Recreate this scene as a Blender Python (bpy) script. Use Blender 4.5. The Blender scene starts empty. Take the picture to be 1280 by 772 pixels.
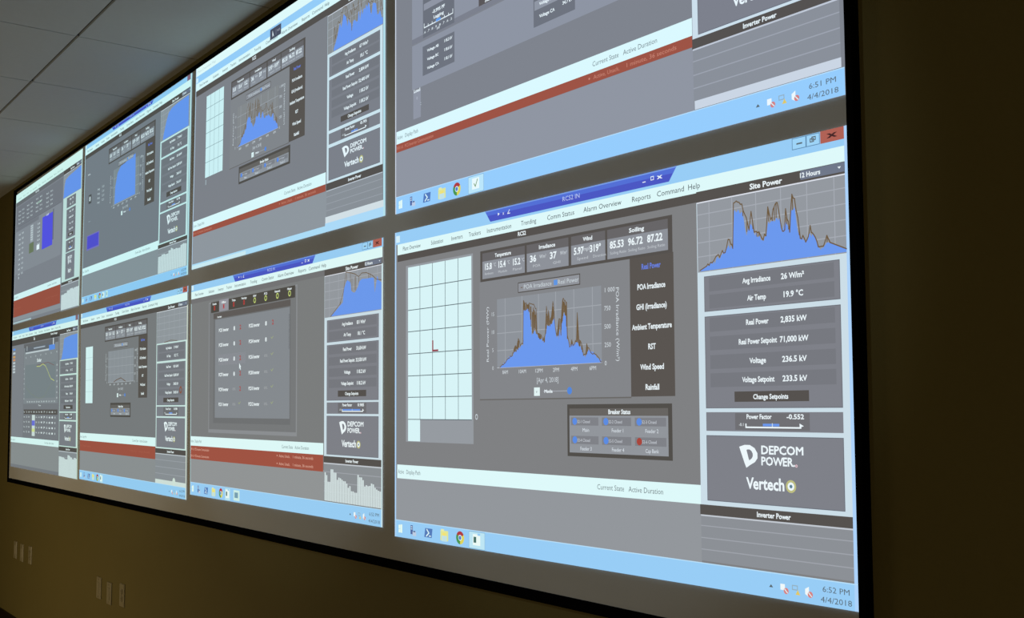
import bpy, math, random
from mathutils import Matrix, Vector
random.seed(7)
S = bpy.context.scene
COL = S.collection
ZO = 1.17                                   # height of the lower picture edge above the floor

# ------------------------------------------------------------------ camera
cam_d = bpy.data.cameras.new('camera')
cam_d.sensor_width = 36.0
cam_d.lens = 1311.37 / 1280.0 * 36.0
cam_d.clip_start = 0.05
cam = bpy.data.objects.new('camera', cam_d); COL.objects.link(cam)
RT = Vector((0.6117638, 0.7909724, -0.01037869))
DN = Vector((-0.07685863, 0.04637651, -0.99596284))
FW = Vector((-0.78729779, 0.6100917, 0.08916452))
M = Matrix.Identity(4)
for i in range(3):
    M[i][0] = RT[i]; M[i][1] = -DN[i]; M[i][2] = -FW[i]
M.translation = Vector((8.59254, -1.86233, 0.42581 + ZO))
cam.matrix_world = M
S.camera = cam

# ------------------------------------------------------------------ world, exposure, room lamps
S.view_settings.view_transform = 'Standard'
S.view_settings.look = 'None'
S.view_settings.exposure = 0.0
S.view_settings.gamma = 1.0
S.view_settings.use_curve_mapping = False
w = bpy.data.worlds.new('world'); S.world = w; w.use_nodes = True
w.node_tree.nodes['Background'].inputs[0].default_value = (0.02, 0.02, 0.02, 1)
w.node_tree.nodes['Background'].inputs[1].default_value = 0.2

def area_lamp(name, loc, rot, sx, sy, energy, color, spread=180):
    d = bpy.data.lights.new(name, 'AREA'); d.shape = 'RECTANGLE'; d.size = sx; d.size_y = sy
    d.energy = energy; d.color = color; d.spread = math.radians(spread)
    o = bpy.data.objects.new(name, d); COL.objects.link(o); o.location = loc; o.rotation_euler = rot
    return o
# unseen warm lamps added low in the room to brighten wall and fabric, and the dim cool spill of the four projectors
WARM = (1.0, 0.80, 0.50)
area_lamp('warm_fill_light', (1.7, -3.0, 0.55), (math.radians(84), 0, 0), 3.0, 0.4, 24.0, WARM)
area_lamp('warm_fill_light', (8.3, -4.2, 0.75), (math.radians(84), 0, 0), 2.0, 0.4, 9.0, WARM)
def spot_lamp(name, loc, target, energy, color, size, blend):
    d = bpy.data.lights.new(name, 'SPOT'); d.energy = energy; d.color = color
    d.spot_size = math.radians(size); d.spot_blend = blend; d.shadow_soft_size = 0.04
    o = bpy.data.objects.new(name, d); COL.objects.link(o); o.location = loc
    o.rotation_euler = (Vector(target) - Vector(loc)).to_track_quat('-Z', 'Y').to_euler()
    return o
for px, pw in ((0.95, 8.0), (2.75, 12.0), (4.6, 17.0), (6.35, 22.0)):
    spot_lamp('projector_spill', (px, -3.0, 2.75), (px, 0, ZO + 0.95), pw, (0.86, 0.95, 1.0), 43, 0.35)

# ------------------------------------------------------------------ materials
def lin(c):
    c = c / 255.0
    return c / 12.92 if c <= 0.04045 else ((c + 0.055) / 1.055) ** 2.4
MATS = {}
def emit(rgb, gain=1.0, sample=True):
    key = ('e', tuple(int(v) for v in rgb), round(gain, 3), sample)
    if key in MATS: return MATS[key]
    m = bpy.data.materials.new('screen_light'); m.use_nodes = True
    nt = m.node_tree; nt.nodes.clear()
    e = nt.nodes.new('ShaderNodeEmission'); o = nt.nodes.new('ShaderNodeOutputMaterial')
    e.inputs[0].default_value = tuple(lin(max(0, min(255, v))) for v in rgb) + (1,)
    e.inputs[1].default_value = gain
    nt.links.new(e.outputs[0], o.inputs[0])
    m.cycles.emission_sampling = 'AUTO' if sample else 'NONE'
    MATS[key] = m
    return m
def surf(name, rgb, rough=0.8, noise=0.06, scale=6.0, bump=0.0, bscale=200.0, spec=0.3, metal=0.0):
    m = bpy.data.materials.new(name); m.use_nodes = True
    nt = m.node_tree; b = nt.nodes['Principled BSDF']
    b.inputs['Roughness'].default_value = rough
    b.inputs['Specular IOR Level'].default_value = spec
    b.inputs['Metallic'].default_value = metal
    tc = nt.nodes.new('ShaderNodeTexCoord')
    n = nt.nodes.new('ShaderNodeTexNoise'); n.inputs['Scale'].default_value = scale; n.inputs['Detail'].default_value = 4
    r = nt.nodes.new('ShaderNodeMapRange')
    r.inputs[3].default_value = 1 - noise; r.inputs[4].default_value = 1 + noise
    mx = nt.nodes.new('ShaderNodeMixRGB'); mx.blend_type = 'MULTIPLY'; mx.inputs[0].default_value = 1
    mx.inputs[1].default_value = tuple(lin(v) for v in rgb) + (1,)
    nt.links.new(tc.outputs['Object'], n.inputs['Vector']); nt.links.new(n.outputs['Fac'], r.inputs[0])
    nt.links.new(r.outputs[0], mx.inputs[2]); nt.links.new(mx.outputs[0], b.inputs['Base Color'])
    if bump:
        n2 = nt.nodes.new('ShaderNodeTexNoise'); n2.inputs['Scale'].default_value = bscale; n2.inputs['Detail'].default_value = 3
        bp = nt.nodes.new('ShaderNodeBump'); bp.inputs['Strength'].default_value = bump; bp.inputs['Distance'].default_value = 0.002
        nt.links.new(tc.outputs['Object'], n2.inputs['Vector']); nt.links.new(n2.outputs['Fac'], bp.inputs['Height'])
        nt.links.new(bp.outputs[0], b.inputs['Normal'])
    return m
M_WALL = surf('olive_wall_paint', (124, 112, 62), 0.75, 0.05, 3.0, 0.25, 260.0, 0.25)
M_CEIL = surf('ceiling_tile_white', (205, 208, 206), 0.95, 0.03, 40.0, 0.5, 500.0, 0.1)
M_GROOVE = surf('ceiling_grid_groove', (110, 112, 112), 0.9, 0.02)  # grey of the grooves and backing between the tiles
M_FLOOR = surf('brown_carpet', (132, 108, 74), 1.0, 0.15, 30.0, 0.5, 300.0, 0.05)
M_BASE = surf('dark_baseboard', (30, 22, 14), 0.5, 0.05)
M_VELVET = surf('black_velvet', (9, 9, 10), 1.0, 0.1, 50.0, 0, 200, 0.02)
M_FABRIC = surf('screen_fabric', (214, 214, 210), 0.95, 0.02, 12.0, 0.1, 900.0, 0.05)
M_PLATE = surf('plate_plastic', (166, 156, 122), 0.35, 0.01, 5, 0, 200, 0.5)
M_SLOT = surf('dark_slot', (25, 22, 18), 0.6, 0.02)
M_SCREW = surf('plate_screw', (190, 180, 160), 0.3, 0.02, 5, 0, 200, 0.5, 0.8)

# ------------------------------------------------------------------ mesh helpers
def link_mesh(name, verts, faces, mats, idx=None, parent=None):
    me = bpy.data.meshes.new(name); me.from_pydata(verts, [], faces)
    for m in mats: me.materials.append(m)
    if idx: me.polygons.foreach_set('material_index', idx)
    me.update()
    o = bpy.data.objects.new(name, me); COL.objects.link(o)
    if parent: o.parent = parent
    return o
def box_geo(V, F, x0, x1, y0, y1, z0, z1, c=0.0):
    """box, with front (low y) edges chamfered by c"""
    b = len(V)
    if c <= 0:
        V += [(x0,y0,z0),(x1,y0,z0),(x1,y1,z0),(x0,y1,z0),(x0,y0,z1),(x1,y0,z1),(x1,y1,z1),(x0,y1,z1)]
        F += [tuple(b+i for i in f) for f in ((3,2,1,0),(4,5,6,7),(0,1,5,4),(1,2,6,5),(2,3,7,6),(3,0,4,7))]
    else:
        V += [(x0+c,y0,z0+c),(x1-c,y0,z0+c),(x1-c,y0,z1-c),(x0+c,y0,z1-c),
              (x0,y0+c,z0),(x1,y0+c,z0),(x1,y0+c,z1),(x0,y0+c,z1),
              (x0,y1,z0),(x1,y1,z0),(x1,y1,z1),(x0,y1,z1)]
        F += [tuple(b+i for i in f) for f in ((0,1,2,3),(4,5,1,0),(5,6,2,1),(6,7,3,2),(7,4,0,3),
              (8,9,5,4),(9,10,6,5),(10,11,7,6),(11,8,4,7),(11,10,9,8))]
def boxes(name, bl, mat, parent=None, c=0.0):
    V, F = [], []
    for b in bl: box_geo(V, F, *b, c)
    return link_mesh(name, V, F, [mat], None, parent)
def thing(name, label, cat, loc=(0, 0, 0), group=None):
    o = bpy.data.objects.new(name, None); COL.objects.link(o); o.location = loc
    o.empty_display_size = 0.1
    o['label'] = label; o['category'] = cat
    if group: o['group'] = group
    return o
def struct(o): o['kind'] = 'structure'; return o

# ------------------------------------------------------------------ room shell
CEIL = 2.138 + ZO
YW = 0.02                                   # face of the wall the screen hangs on
X0, X1, Y0 = -1.9, 10.6, -6.2
struct(boxes('wall_front', [(X0-.1, X1+.1, YW, YW+.12, -.1, CEIL+.2)], M_WALL))
struct(boxes('wall_left', [(X0-.12, X0, Y0, YW, -.1, CEIL+.2)], M_WALL))
struct(boxes('wall_right', [(X1, X1+.12, Y0, YW, -.1, CEIL+.2)], M_WALL))
struct(boxes('wall_back', [(X0-.1, X1+.1, Y0-.12, Y0, -.1, CEIL+.2)], M_WALL))
struct(boxes('floor', [(X0, X1, Y0, YW, -.1, 0)], M_FLOOR))
struct(boxes('baseboard_front', [(X0, X1, YW-.014, YW, 0, .10)], M_BASE))
# ceiling: lay-in tiles with dark reveals, one mesh
def ceiling():
    V, F, I = [], [], []
    def add(b, mi):
        n = len(F); box_geo(V, F, *b); I.extend([mi] * (len(F) - n))
    add((X0, X1, Y0, YW, CEIL + .012, CEIL + .14), 1)
    T = 0.845
    xs = [1.94 + T * k for k in range(-6, 12)]
    ys = [-0.548 - T * 2 * k for k in range(0, 5)]
    xs = [X0] + [x for x in xs if X0 < x < X1] + [X1]
    ys = [YW] + [y for y in ys if y > Y0] + [Y0]
    for a, b in zip(xs[:-1], xs[1:]):
        for c, d in zip(ys[:-1], ys[1:]):
            add((a + .0035, b - .0035, d + .007, c - .007 if c != YW else c, CEIL, CEIL + .012), 0)
    for x in xs[1:-1]: add((x - .0035, x + .0035, Y0, YW, CEIL + .004, CEIL + .012), 1)
    return link_mesh('ceiling', V, F, [M_CEIL, M_GROOVE], I)
struct(ceiling())

# ------------------------------------------------------------------ projection screen
scr = thing('projection_screen', 'very wide fixed projection screen in a thin black frame, filling the wall below the ceiling', 'projection screen', (3.67, YW, ZO - .1))
def local(o, root):
    o.parent = root; o.matrix_parent_inverse = Matrix.Translation(-root.location); return o
FX0, FX1, FZ0, FZ1 = -0.02, 7.352, -0.121 + ZO, 2.094 + ZO
FW_, FD = 0.030, -0.008
local(boxes('screen_fabric', [(FX0+.04, 7.333, 0.0, 0.012, FZ0+.01, FZ1-.01)], M_FABRIC), scr)
V, F = [], []
def frame_bar(name, b):
    o = boxes(name, [b], M_VELVET, None, 0.004); local(o, scr)
frame_bar('frame_rail', (.03, 7.334, FD, YW, FZ0, FZ0+FW_))
frame_bar('frame_rail', (-.055, 7.370, FD, YW, FZ1-.022, FZ1))
# both stiles lean a little, as the photograph shows them
for xt, xb, sw in ((-0.055, 0.030, .022), (7.354, 7.318, .016)):
  V = [(xb, FD, FZ0), (xb+sw, FD, FZ0), (xb+sw, YW, FZ0), (xb, YW, FZ0), (xt, FD, FZ1), (xt+sw, FD, FZ1), (xt+sw, YW, FZ1), (xt, YW, FZ1)]
  local(link_mesh('frame_stile', V, [(3,2,1,0),(4,5,6,7),(0,1,5,4),(1,2,6,5),(2,3,7,6),(3,0,4,7)], [M_VELVET]), scr)

# ------------------------------------------------------------------ glyph cache (built-in font turned into outlines)
CH = ''.join(chr(c) for c in range(33, 127)) + '°²'
GL = {}
def build_glyphs():
    tmp = []
    for bold in (0, 1):
        for ch in CH + ' ':
            for kind, body in (('g', ch), ('a', 'H' + ch + 'H')):
                if kind == 'g' and ch == ' ': continue
                cu = bpy.data.curves.new('g', 'FONT'); cu.body = body; cu.size = 1.0
                cu.resolution_u = 2; cu.fill_mode = 'BOTH' if hasattr(cu, 'fill_mode') else cu.fill_mode
                cu.offset = 0.028 if bold and ch not in 'MNWVAw' else 0.0
                cu.dimensions = '2D'
                o = bpy.data.objects.new('g', cu); COL.objects.link(o); tmp.append((bold, ch, kind, o, cu))
    bpy.context.view_layer.update()
    dg = bpy.context.evaluated_depsgraph_get()
    hh = {}
    adv = {}
    for bold, ch, kind, o, cu in tmp:
        me = o.evaluated_get(dg).to_mesh()
        if kind == 'g':
            GL[(bold, ch)] = [[v.co.to_2d() for v in me.vertices], [tuple(p.vertices) for p in me.polygons], 0.5]
        else:
            xs = [v.co.x for v in me.vertices]; adv[(bold, ch)] = max(xs) - min(xs)
        o.evaluated_get(dg).to_mesh_clear()
    for ch in 'MNWVAw':                     # sharp-cornered letters: thicken by overprinting instead
        vs, fs, _ = GL[(1, ch)]; V2 = []; F2 = []
        for dx in (-.026, -.013, 0, .013, .026):
            k = len(V2); V2 += [Vector((v.x + dx, v.y)) for v in vs]; F2 += [tuple(i + k for i in f) for f in fs]
        GL[(1, ch)] = [V2, F2, .5]
    for bold in (0, 1):
        xs = [v.x for v in GL[(bold, 'H')][0]]; wH = max(xs) - min(xs)
        hadv = adv[(bold, 'H')]            # HHH = 2 advances + width
        aH = (hadv - wH) / 2
        for ch in CH + ' ':
            a = adv[(bold, ch)] - aH - wH
            if ch == ' ': GL[(bold, ' ')] = [[], [], a]
            else: GL[(bold, ch)][2] = a
    for *_, o, cu in tmp:
        bpy.data.objects.remove(o); bpy.data.curves.remove(cu)
build_glyphs()
CAPH = max(v.y for v in GL[(0, 'H')][0])

# ------------------------------------------------------------------ projected desktops
class Desk:
    """one projected desktop: 1600 x 900 units mapped onto a quad of the screen"""
    def __init__(s, quad, name, label, gain=1.0, tint=(1, 1, 1)):
        (ax, az), (bx, bz), (cx, cz), (dx, dz) = quad
        src = [(0, 0), (1600, 0), (1600, 900), (0, 900)]
        A = []; B = []
        for (x, y), (u, v) in zip(src, quad):
            A.append([x, y, 1, 0, 0, 0, -u*x, -u*y]); B.append(u)
            A.append([0, 0, 0, x, y, 1, -v*x, -v*y]); B.append(v)
        s.h = solve(A, B); s.gain = gain; s.tint = tint
        s.org = Vector(((ax + bx) / 2, 0, min(cz, dz) + ZO))
        s.root = thing(name, label, 'projected display', s.org, 'desktops projected side by side on the wide screen')
        s.panes = []
    def pt(s, x, y, l):
        h = s.h; k = h[6]*x + h[7]*y + 1
        return ((h[0]*x + h[1]*y + h[2]) / k - s.org.x, -0.0022 - 0.00028*l, (h[3]*x + h[4]*y + h[5]) / k + ZO - s.org.z)
    def pane(s, name, l=0, parent=None, f=None): return Pane(s, name, l, parent, f)
def solve(A, B):
    n = len(B); Mx = [r[:] + [b] for r, b in zip(A, B)]
    for i in range(n):
        p = max(range(i, n), key=lambda r: abs(Mx[r][i])); Mx[i], Mx[p] = Mx[p], Mx[i]
        for r in range(n):
            if r != i:
                k = Mx[r][i] / Mx[i][i]
                if k:
                    for c in range(i, n + 1): Mx[r][c] -= k * Mx[i][c]
    return [Mx[i][n] / Mx[i][i] for i in range(n)]
class Pane:
    def __init__(s, desk, name, l, parent, f):
        s.d = desk; s.name = name; s.l = l; s.parent = parent; s.f = f
        s.V = []; s.F = []; s.I = []; s.m = []; s.big = False
    def _mi(s, col, smp):
        t = s.d.tint
        m = emit([c * k for c, k in zip(col, t)], s.d.gain, smp)
        if m not in s.m: s.m.append(m)
        return s.m.index(m)
    def _add(s, pts, faces, l, mi):
        b = len(s.V)
        if s.f: pts = [s.f(*p) for p in pts]
        s.V += [s.d.pt(x, y, s.l + l) for x, y in pts]
        s.F += [tuple(b + i for i in f) for f in faces]; s.I += [mi] * len(faces)
        return s
    def rect(s, x0, y0, x1, y1, col, l=0):
        big = abs((x1-x0) * (y1-y0)) > 9000
        return s._add([(x0,y0),(x0,y1),(x1,y1),(x1,y0)], [(0,1,2,3)], l, s._mi(col, big))
    def slab(s, x0, y0, x1, y1, col, depth=0.002):
        mi = s._mi(col, True); b = len(s.V)
        front = [s.d.pt(x, y, s.l) for x, y in ((x0,y0),(x0,y1),(x1,y1),(x1,y0))]
        s.V += front + [(x, y + depth, z) for x, y, z in front]
        s.F += [(b,b+1,b+2,b+3),(b+7,b+6,b+5,b+4),(b+4,b+5,b+1,b),(b+5,b+6,b+2,b+1),(b+6,b+7,b+3,b+2),(b+7,b+4,b,b+3)]
        s.I += [mi]*6
        return s
    def poly(s, pts, col, l=0): return s._add(pts, [tuple(range(len(pts)))], l, s._mi(col, False))
    def edge(s, x0, y0, x1, y1, w, col, l=1):
        s.rect(x0, y0, x1, y0+w, col, l); s.rect(x0, y1-w, x1, y1, col, l)
        s.rect(x0, y0, x0+w, y1, col, l); s.rect(x1-w, y0, x1, y1, col, l); return s
    def disc(s, cx, cy, r, col, l=0, r0=0.0, ky=1.0, a0=0, a1=360, n=20):
        P = []; Fc = []
        st = [math.radians(a0 + (a1-a0)*i/n) for i in range(n+1)]
        for a in st: P += [(cx + r*math.cos(a), cy + r*ky*math.sin(a)), (cx + r0*math.cos(a), cy + r0*ky*math.sin(a))]
        for i in range(n): Fc.append((2*i, 2*i+1, 2*i+3, 2*i+2))
        return s._add(P, Fc, l, s._mi(col, False))
    def area(s, pts, base, col, l=0):
        P = []; Fc = []
        for x, y in pts: P += [(x, y), (x, base)]
        for i in range(len(pts)-1): Fc.append((2*i, 2*i+1, 2*i+3, 2*i+2))
        return s._add(P, Fc, l, s._mi(col, True))
    def line(s, pts, w, col, l=0):
        P = []; Fc = []
        for (x0, y0), (x1, y1) in zip(pts[:-1], pts[1:]):
            dx, dy = x1-x0, y1-y0; n = math.hypot(dx, dy) or 1
            ex, ey = dx/n*w/2, dy/n*w/2
            k = len(P)
            P += [(x0-ey-ex, y0+ex-ey), (x0+ey-ex, y0-ex-ey), (x1+ey+ex, y1-ex+ey), (x1-ey+ex, y1+ex+ey)]
            Fc.append((k, k+1, k+2, k+3))
        return s._add(P, Fc, l, s._mi(col, False))
    def text(s, t, x, y, h, col=(236, 244, 248), w=None, a='c', b=0, rot=0, l=2):
        """x, y = anchor at mid cap height; h = cap height; w = fitted width"""
        tw = sum(GL[(b, c)][2] for c in t)
        k = h / CAPH; kx = (w / tw) if w else k
        x0 = {'l': 0, 'c': -tw*kx/2, 'r': -tw*kx}[a]
        mi = s._mi(col, False); cx = x0
        cr, sr = math.cos(math.radians(rot)), math.sin(math.radians(rot))
        for c in t:
            vs, fs, ad = GL[(b, c)]
            P = []
            for v in vs:
                px = cx + v.x*kx; py = h/2 - v.y*k
                P.append((x + px*cr - py*sr, y + px*sr + py*cr))
            s._add(P, fs, l, mi); cx += ad*kx
        return s
    def build(s):
        o = link_mesh(s.name, s.V, s.F, s.m, s.I, s.parent)
        return o

WHITE = (222, 249, 250); SKY = (152, 205, 246); GREY = (128, 129, 131); DARK = (86, 82, 79); BLUE = (108, 153, 238)
BROWN = (112, 92, 66); TXT = (238, 248, 252); INK = (92, 104, 110); PALE = (204, 222, 232); RED = (160, 84, 68)
MENU = [(91,'Plant Overview',96),(225,'Substation',62),(323,'Inverters',56),(407,'Trackers',56),(516,'Instrumentation',108),(641,'Trending',62),
        (767,'Comm Status',104),(918,'Alarm Overview',132),(1049,'Reports',62),(1140,'Command',84),(1210,'Help',36)]
def lerp(keys, vals):
    def f(y):
        for a, b, c, d in zip(keys[:-1], keys[1:], vals[:-1], vals[1:]):
            if y <= b or b == keys[-1]: return c + (y-a)*(d-c)/(b-a)
    return f
STD = [65, 90, 240, 250, 325, 335, 528, 536, 575, 584, 720, 729, 750, 846]

def base(d, grey, lower, split, rgt=1216):
    p = d.pane('desktop', 0).slab(0, 0, 1600, 900, grey, 0.0018); p.parent = d.root
    p.rect(6, split, rgt, 880, lower, 1); return p.build()
def title_bar(d, y0, y1, bar=True, buttons=True, col=SKY, name='RCS2 IN', x0=454, x1=1160, by=None, tiny=False):
    p = d.pane('title_bar', 1, d.root).rect(0, y0, 1600, y1, col)
    p.rect(5, y1-26, 26, y1-6, (214, 240, 250), 1)
    o = p.build()
    if bar:
        yb = y0 + (y1-y0)*0.83 if by is None else by
        q = d.pane('connection_bar', 3, o)
        q.poly([(x0, y0), (x0+24, yb), (x1-24, yb), (x1, y0)], (84, 112, 214))
        q.poly([(x0+11, y0+(yb-y0)*.45), (x0+24, yb), (x1-24, yb), (x1-12, y0+(yb-y0)*.45)], (76, 88, 196), 1)
        q.poly([(x0, y0), (x0+3, y0+3), (x1-3, y0+3), (x1, y0)], (120, 158, 232), 1)
        ym = (y0+yb)/2
        q.text(name, (x0+x1)/2, ym, (yb-y0)*.36, (190, 205, 245), 66)
        q.poly([(x0+58, ym-4), (x0+58, ym+4), (x0+66, ym)], TXT, 2)
        q.text('x', x0+82, ym, 9, TXT); q.line([(x0+108, ym-5), (x0+100, ym+4), (x0+110, ym+4)], 2, TXT, 2)
        q.rect(x1-106, ym+3, x1-96, ym+5, TXT, 2); q.edge(x1-80, ym-5, x1-70, ym+4, 1.6, TXT, 2)
        q.text('x', x1-52, ym-1, 10, TXT, 14, 'c', 1)
        q.build()
    if buttons:
        yb = y0 + 24
        q = d.pane('window_button', 3, o); q.rect(1471, y0+1, 1505, yb, (158, 212, 248)).edge(1471, y0+1, 1505, yb, 1.5, (98, 140, 176)); q.rect(1482, y0+12, 1496, y0+15, INK, 2).build()
        q = d.pane('window_button', 3, o); q.rect(1505, y0+1, 1537, yb, (158, 212, 248)).edge(1505, y0+1, 1537, yb, 1.5, (98, 140, 176))
        q.edge(1518, y0+6, 1528, y0+14, 2, INK, 2).edge(1514, y0+9, 1524, y0+17, 2, INK, 3).build()
        q = d.pane('window_button', 3, o); q.rect(1538, y0, 1592, yb, (176, 98, 86)); q.text('x', 1565, y0+10, 12, (70, 40, 40), 20, 'c', 1).build()
    return o
def menu_bar(d, y0, y1, y2, x0=6, x1=1594, sub='RCS2', hx=None, dim=(74, 84, 90), hdr=DARK, rgt=1216, subx=613):
    o = d.pane('menu_bar', 2, d.root).rect(x0, y0, x1, y1, WHITE)
    for x, t, w_ in MENU: o.text(t, x, (y0+y1)/2, 12, dim, w_, 'c')
    o = o.build()
    p = d.pane('heading_strip', 2, d.root).rect(x0, y1, x1, y2, hdr)
    if sub: p.text(sub, subx, (y1+y2)/2, (y2-y1)*.5, TXT, 34, 'c', 1)
    p.build()
    return o
def alarm_list(d, y0, y1, y2=None, rows=0, x0=6, x1=1216, dim=(112, 126, 130), hx=0):
    p = d.pane('alarm_list', 3, d.root).rect(x0, y0, x1, y1, WHITE)
    ym = (y0+y1)/2
    p.text('Active', x0+22, ym, 12, dim, 32).text('Display Path', x0+88, ym, 12, dim, 76)
    p.text('Current State', 937+hx, ym, 12, dim, 92).text('Active Duration', 1052+hx, ym, 12, dim, 110)
    o = p.build()
    if y2:
        n = max(rows, 1); q = d.pane('alarm_row', 5, o)
        q.rect(x0, y1, x1, y2, RED)
        for k in range(n):
            yy = y1 + (y2-y1)*(k+.5)/n
            c = ((226, 178, 160) if rows == 2 else (204, 134, 114)) if rows else (172, 96, 78)
            h = min(10, (y2-y1)/n*.42)
            q.text('INV1 A1.', x0+24, yy, h, c, 40).text('PCS Inverter Communication', x0+130, yy, h, c, 160)
            q.disc(855+hx*2.4, yy, 3, c, 2, n=8)
            q.text('Active, Unack,', 915+hx*2.4, yy, h, c, 90).text('1 minute, 36 seconds', 1060+hx*2.4, yy, h, c, 160)
        q.build()
    return o
SER = dict(
 blue=[(1225,236),(1258,224),(1270,218),(1287,209),(1302,195),(1311,195),(1316,199),(1321,121),(1334,124),(1344,134),(1349,161),(1353,178),(1358,162),(1366,157),(1373,176),(1385,183),(1395,192),(1404,185),(1409,156),(1426,159),(1437,153),(1444,181),(1452,162),(1462,184),(1466,140),(1475,137),(1482,187),(1489,199),(1499,205),(1511,195),(1521,199),(1529,221),(1539,225),(1549,215),(1565,219),(1592,232)],
 brown=[(1225,236),(1258,223),(1299,197),(1304,179),(1311,190),(1316,199),(1320,106),(1342,111),(1353,140),(1360,167),(1366,130),(1373,173),(1382,175),(1392,187),(1403,184),(1409,127),(1416,153),(1425,129),(1433,122),(1442,173),(1450,178),(1453,137),(1462,184),(1469,111),(1475,120),(1482,158),(1487,199),(1503,204),(1511,178),(1516,193),(1529,221),(1541,221),(1549,202),(1556,216),(1592,232)])
def jagged(pts, amp, step, lo, hi):
    out = []
    for (a, b), (c, e) in zip(pts[:-1], pts[1:]):
        out.append((a, b)); n = int((c - a) / step)
        for k in range(1, n + 1):
            x = a + (c - a) * k / (n + 1)
            out.append((x, min(hi, b + (e - b) * k / (n + 1) + (random.uniform(-amp, amp) if lo < x < 1535 else 0))))
    return out + [pts[-1]]
def interp(pts, x):
    for (a, b), (c, e) in zip(pts[:-1], pts[1:]):
        if a <= x <= c: return b + (x-a)*(e-b)/(max(c-a, 1e-6))
    return pts[-1][1]
def hatch(p, top, bot, w, col, l, step=3.5, dens=.75, mn=8):
    """the fast-swinging trace fills the space between the two curves with strokes"""
    x = max(top[0][0], bot[0][0]); xe = min(top[-1][0], bot[-1][0])
    while x < xe:
        a, b = interp(top, x), interp(bot, x)
        if b - a > mn and random.random() < dens:
            p.line([(x, a + random.random()*(b-a)*.3), (x+random.uniform(-1, 1), b - random.random()*(b-a)*.15)], w, col, l)
        x += step
def site_chart(d, fy, blue, brown, top=90, bot=240, x0=1218, x1=1592, dens=.6, texts=True, head=DARK, gcol=(148, 153, 160)):
    p = d.pane('site_power_chart', 4, d.root)
    p.rect(x0-2, fy(67), x1, fy(90), head)
    if texts:
        p.text('Site Power', 1404, fy(79), 11, TXT, 82, 'c', 1)
        p.rect(1490, fy(68), 1591, fy(86), (112, 120, 138), 1).text('12 Hours', 1512, fy(77), 9, TXT, 50, 'c', 1)
        p.poly([(1576, fy(75)), (1584, fy(75)), (1580, fy(79))], TXT, 2)
    p.rect(x0, fy(90), x1, fy(92.5), (222, 226, 236), 1)
    p.rect(x0, fy(92.5), x1, fy(bot), gcol, 0)
    for k in range(6): xx = 1251 + 63*k; p.rect(xx, fy(92), xx+2, fy(bot), (166, 171, 180), 1)
    for y in (116, 146, 176, 206): p.rect(x0, fy(y), x1, fy(y+2), (166, 171, 180), 1)
    o = p.build()
    if blue:
        q = d.pane('area_plot', 6, o); q.area([(x, fy(y)) for x, y in blue], fy(bot-2), BLUE); q.build()
    if brown:
        q = d.pane('trace_line', 7, o); q.line([(x, fy(y)) for x, y in brown], 2.4, BROWN)
        if blue: hatch(q, [(x, fy(y)) for x, y in brown], [(x, fy(y)) for x, y in blue], 2.2, BROWN, 1, 5, dens)
        q.build()
    return o
def logos(d, fy, parent, dx=0, kx=1.0):
    X = lambda x: 1405 + (x-1405)*kx + dx
    q = d.pane('leaf_logo', 7, parent)
    out = [(1324,606),(1338,602),(1352,602),(1364,608),(1371,618),(1371,628),(1364,636),(1352,642),(1342,648),(1338,640),(1333,628),(1328,616)]
    inn = [(1343,612),(1346,611),(1351,611),(1356,614),(1359,619),(1359,624),(1357,628),(1353,631),(1350,633),(1348,629),(1346,622),(1344,616)]
    P = []; Fc = []
    for a, b in zip(out, inn): P += [(X(a[0]), fy(a[1])), (X(b[0]), fy(b[1]))]
    n = len(out)
    for i in range(n): j = (i+1) % n; Fc.append((2*i, 2*i+1, 2*j+1, 2*j))
    q._add(P, Fc, 0, q._mi(TXT, False)); q.build()
    q = d.pane('logo_lettering', 7, parent)
    h1 = (fy(619)-fy(603)); q.text('DEPCOM', X(1432), fy(611), h1, TXT, 104*kx, 'c', 1)
    q.text('POWER.', X(1422), fy(633), h1, TXT, 84*kx, 'c', 1); q.disc(X(1467), fy(640), 3, (226, 190, 200), 2, 1.2, n=10)
    q.build(); q = d.pane('logo_lettering', 7, parent)
    q.text('Vertech', X(1390), fy(678), (fy(690)-fy(666))*.95, TXT, 96*kx, 'c', 1)
    q.disc(X(1453), fy(680), 12.5*kx, (190, 190, 130), 2, 8*kx, 1.0); q.disc(X(1453), fy(680), 8*kx, TXT, 2, 3.6*kx); q.disc(X(1453), fy(680), 3.4*kx, (92, 130, 150), 2)
    q.build()
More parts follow.
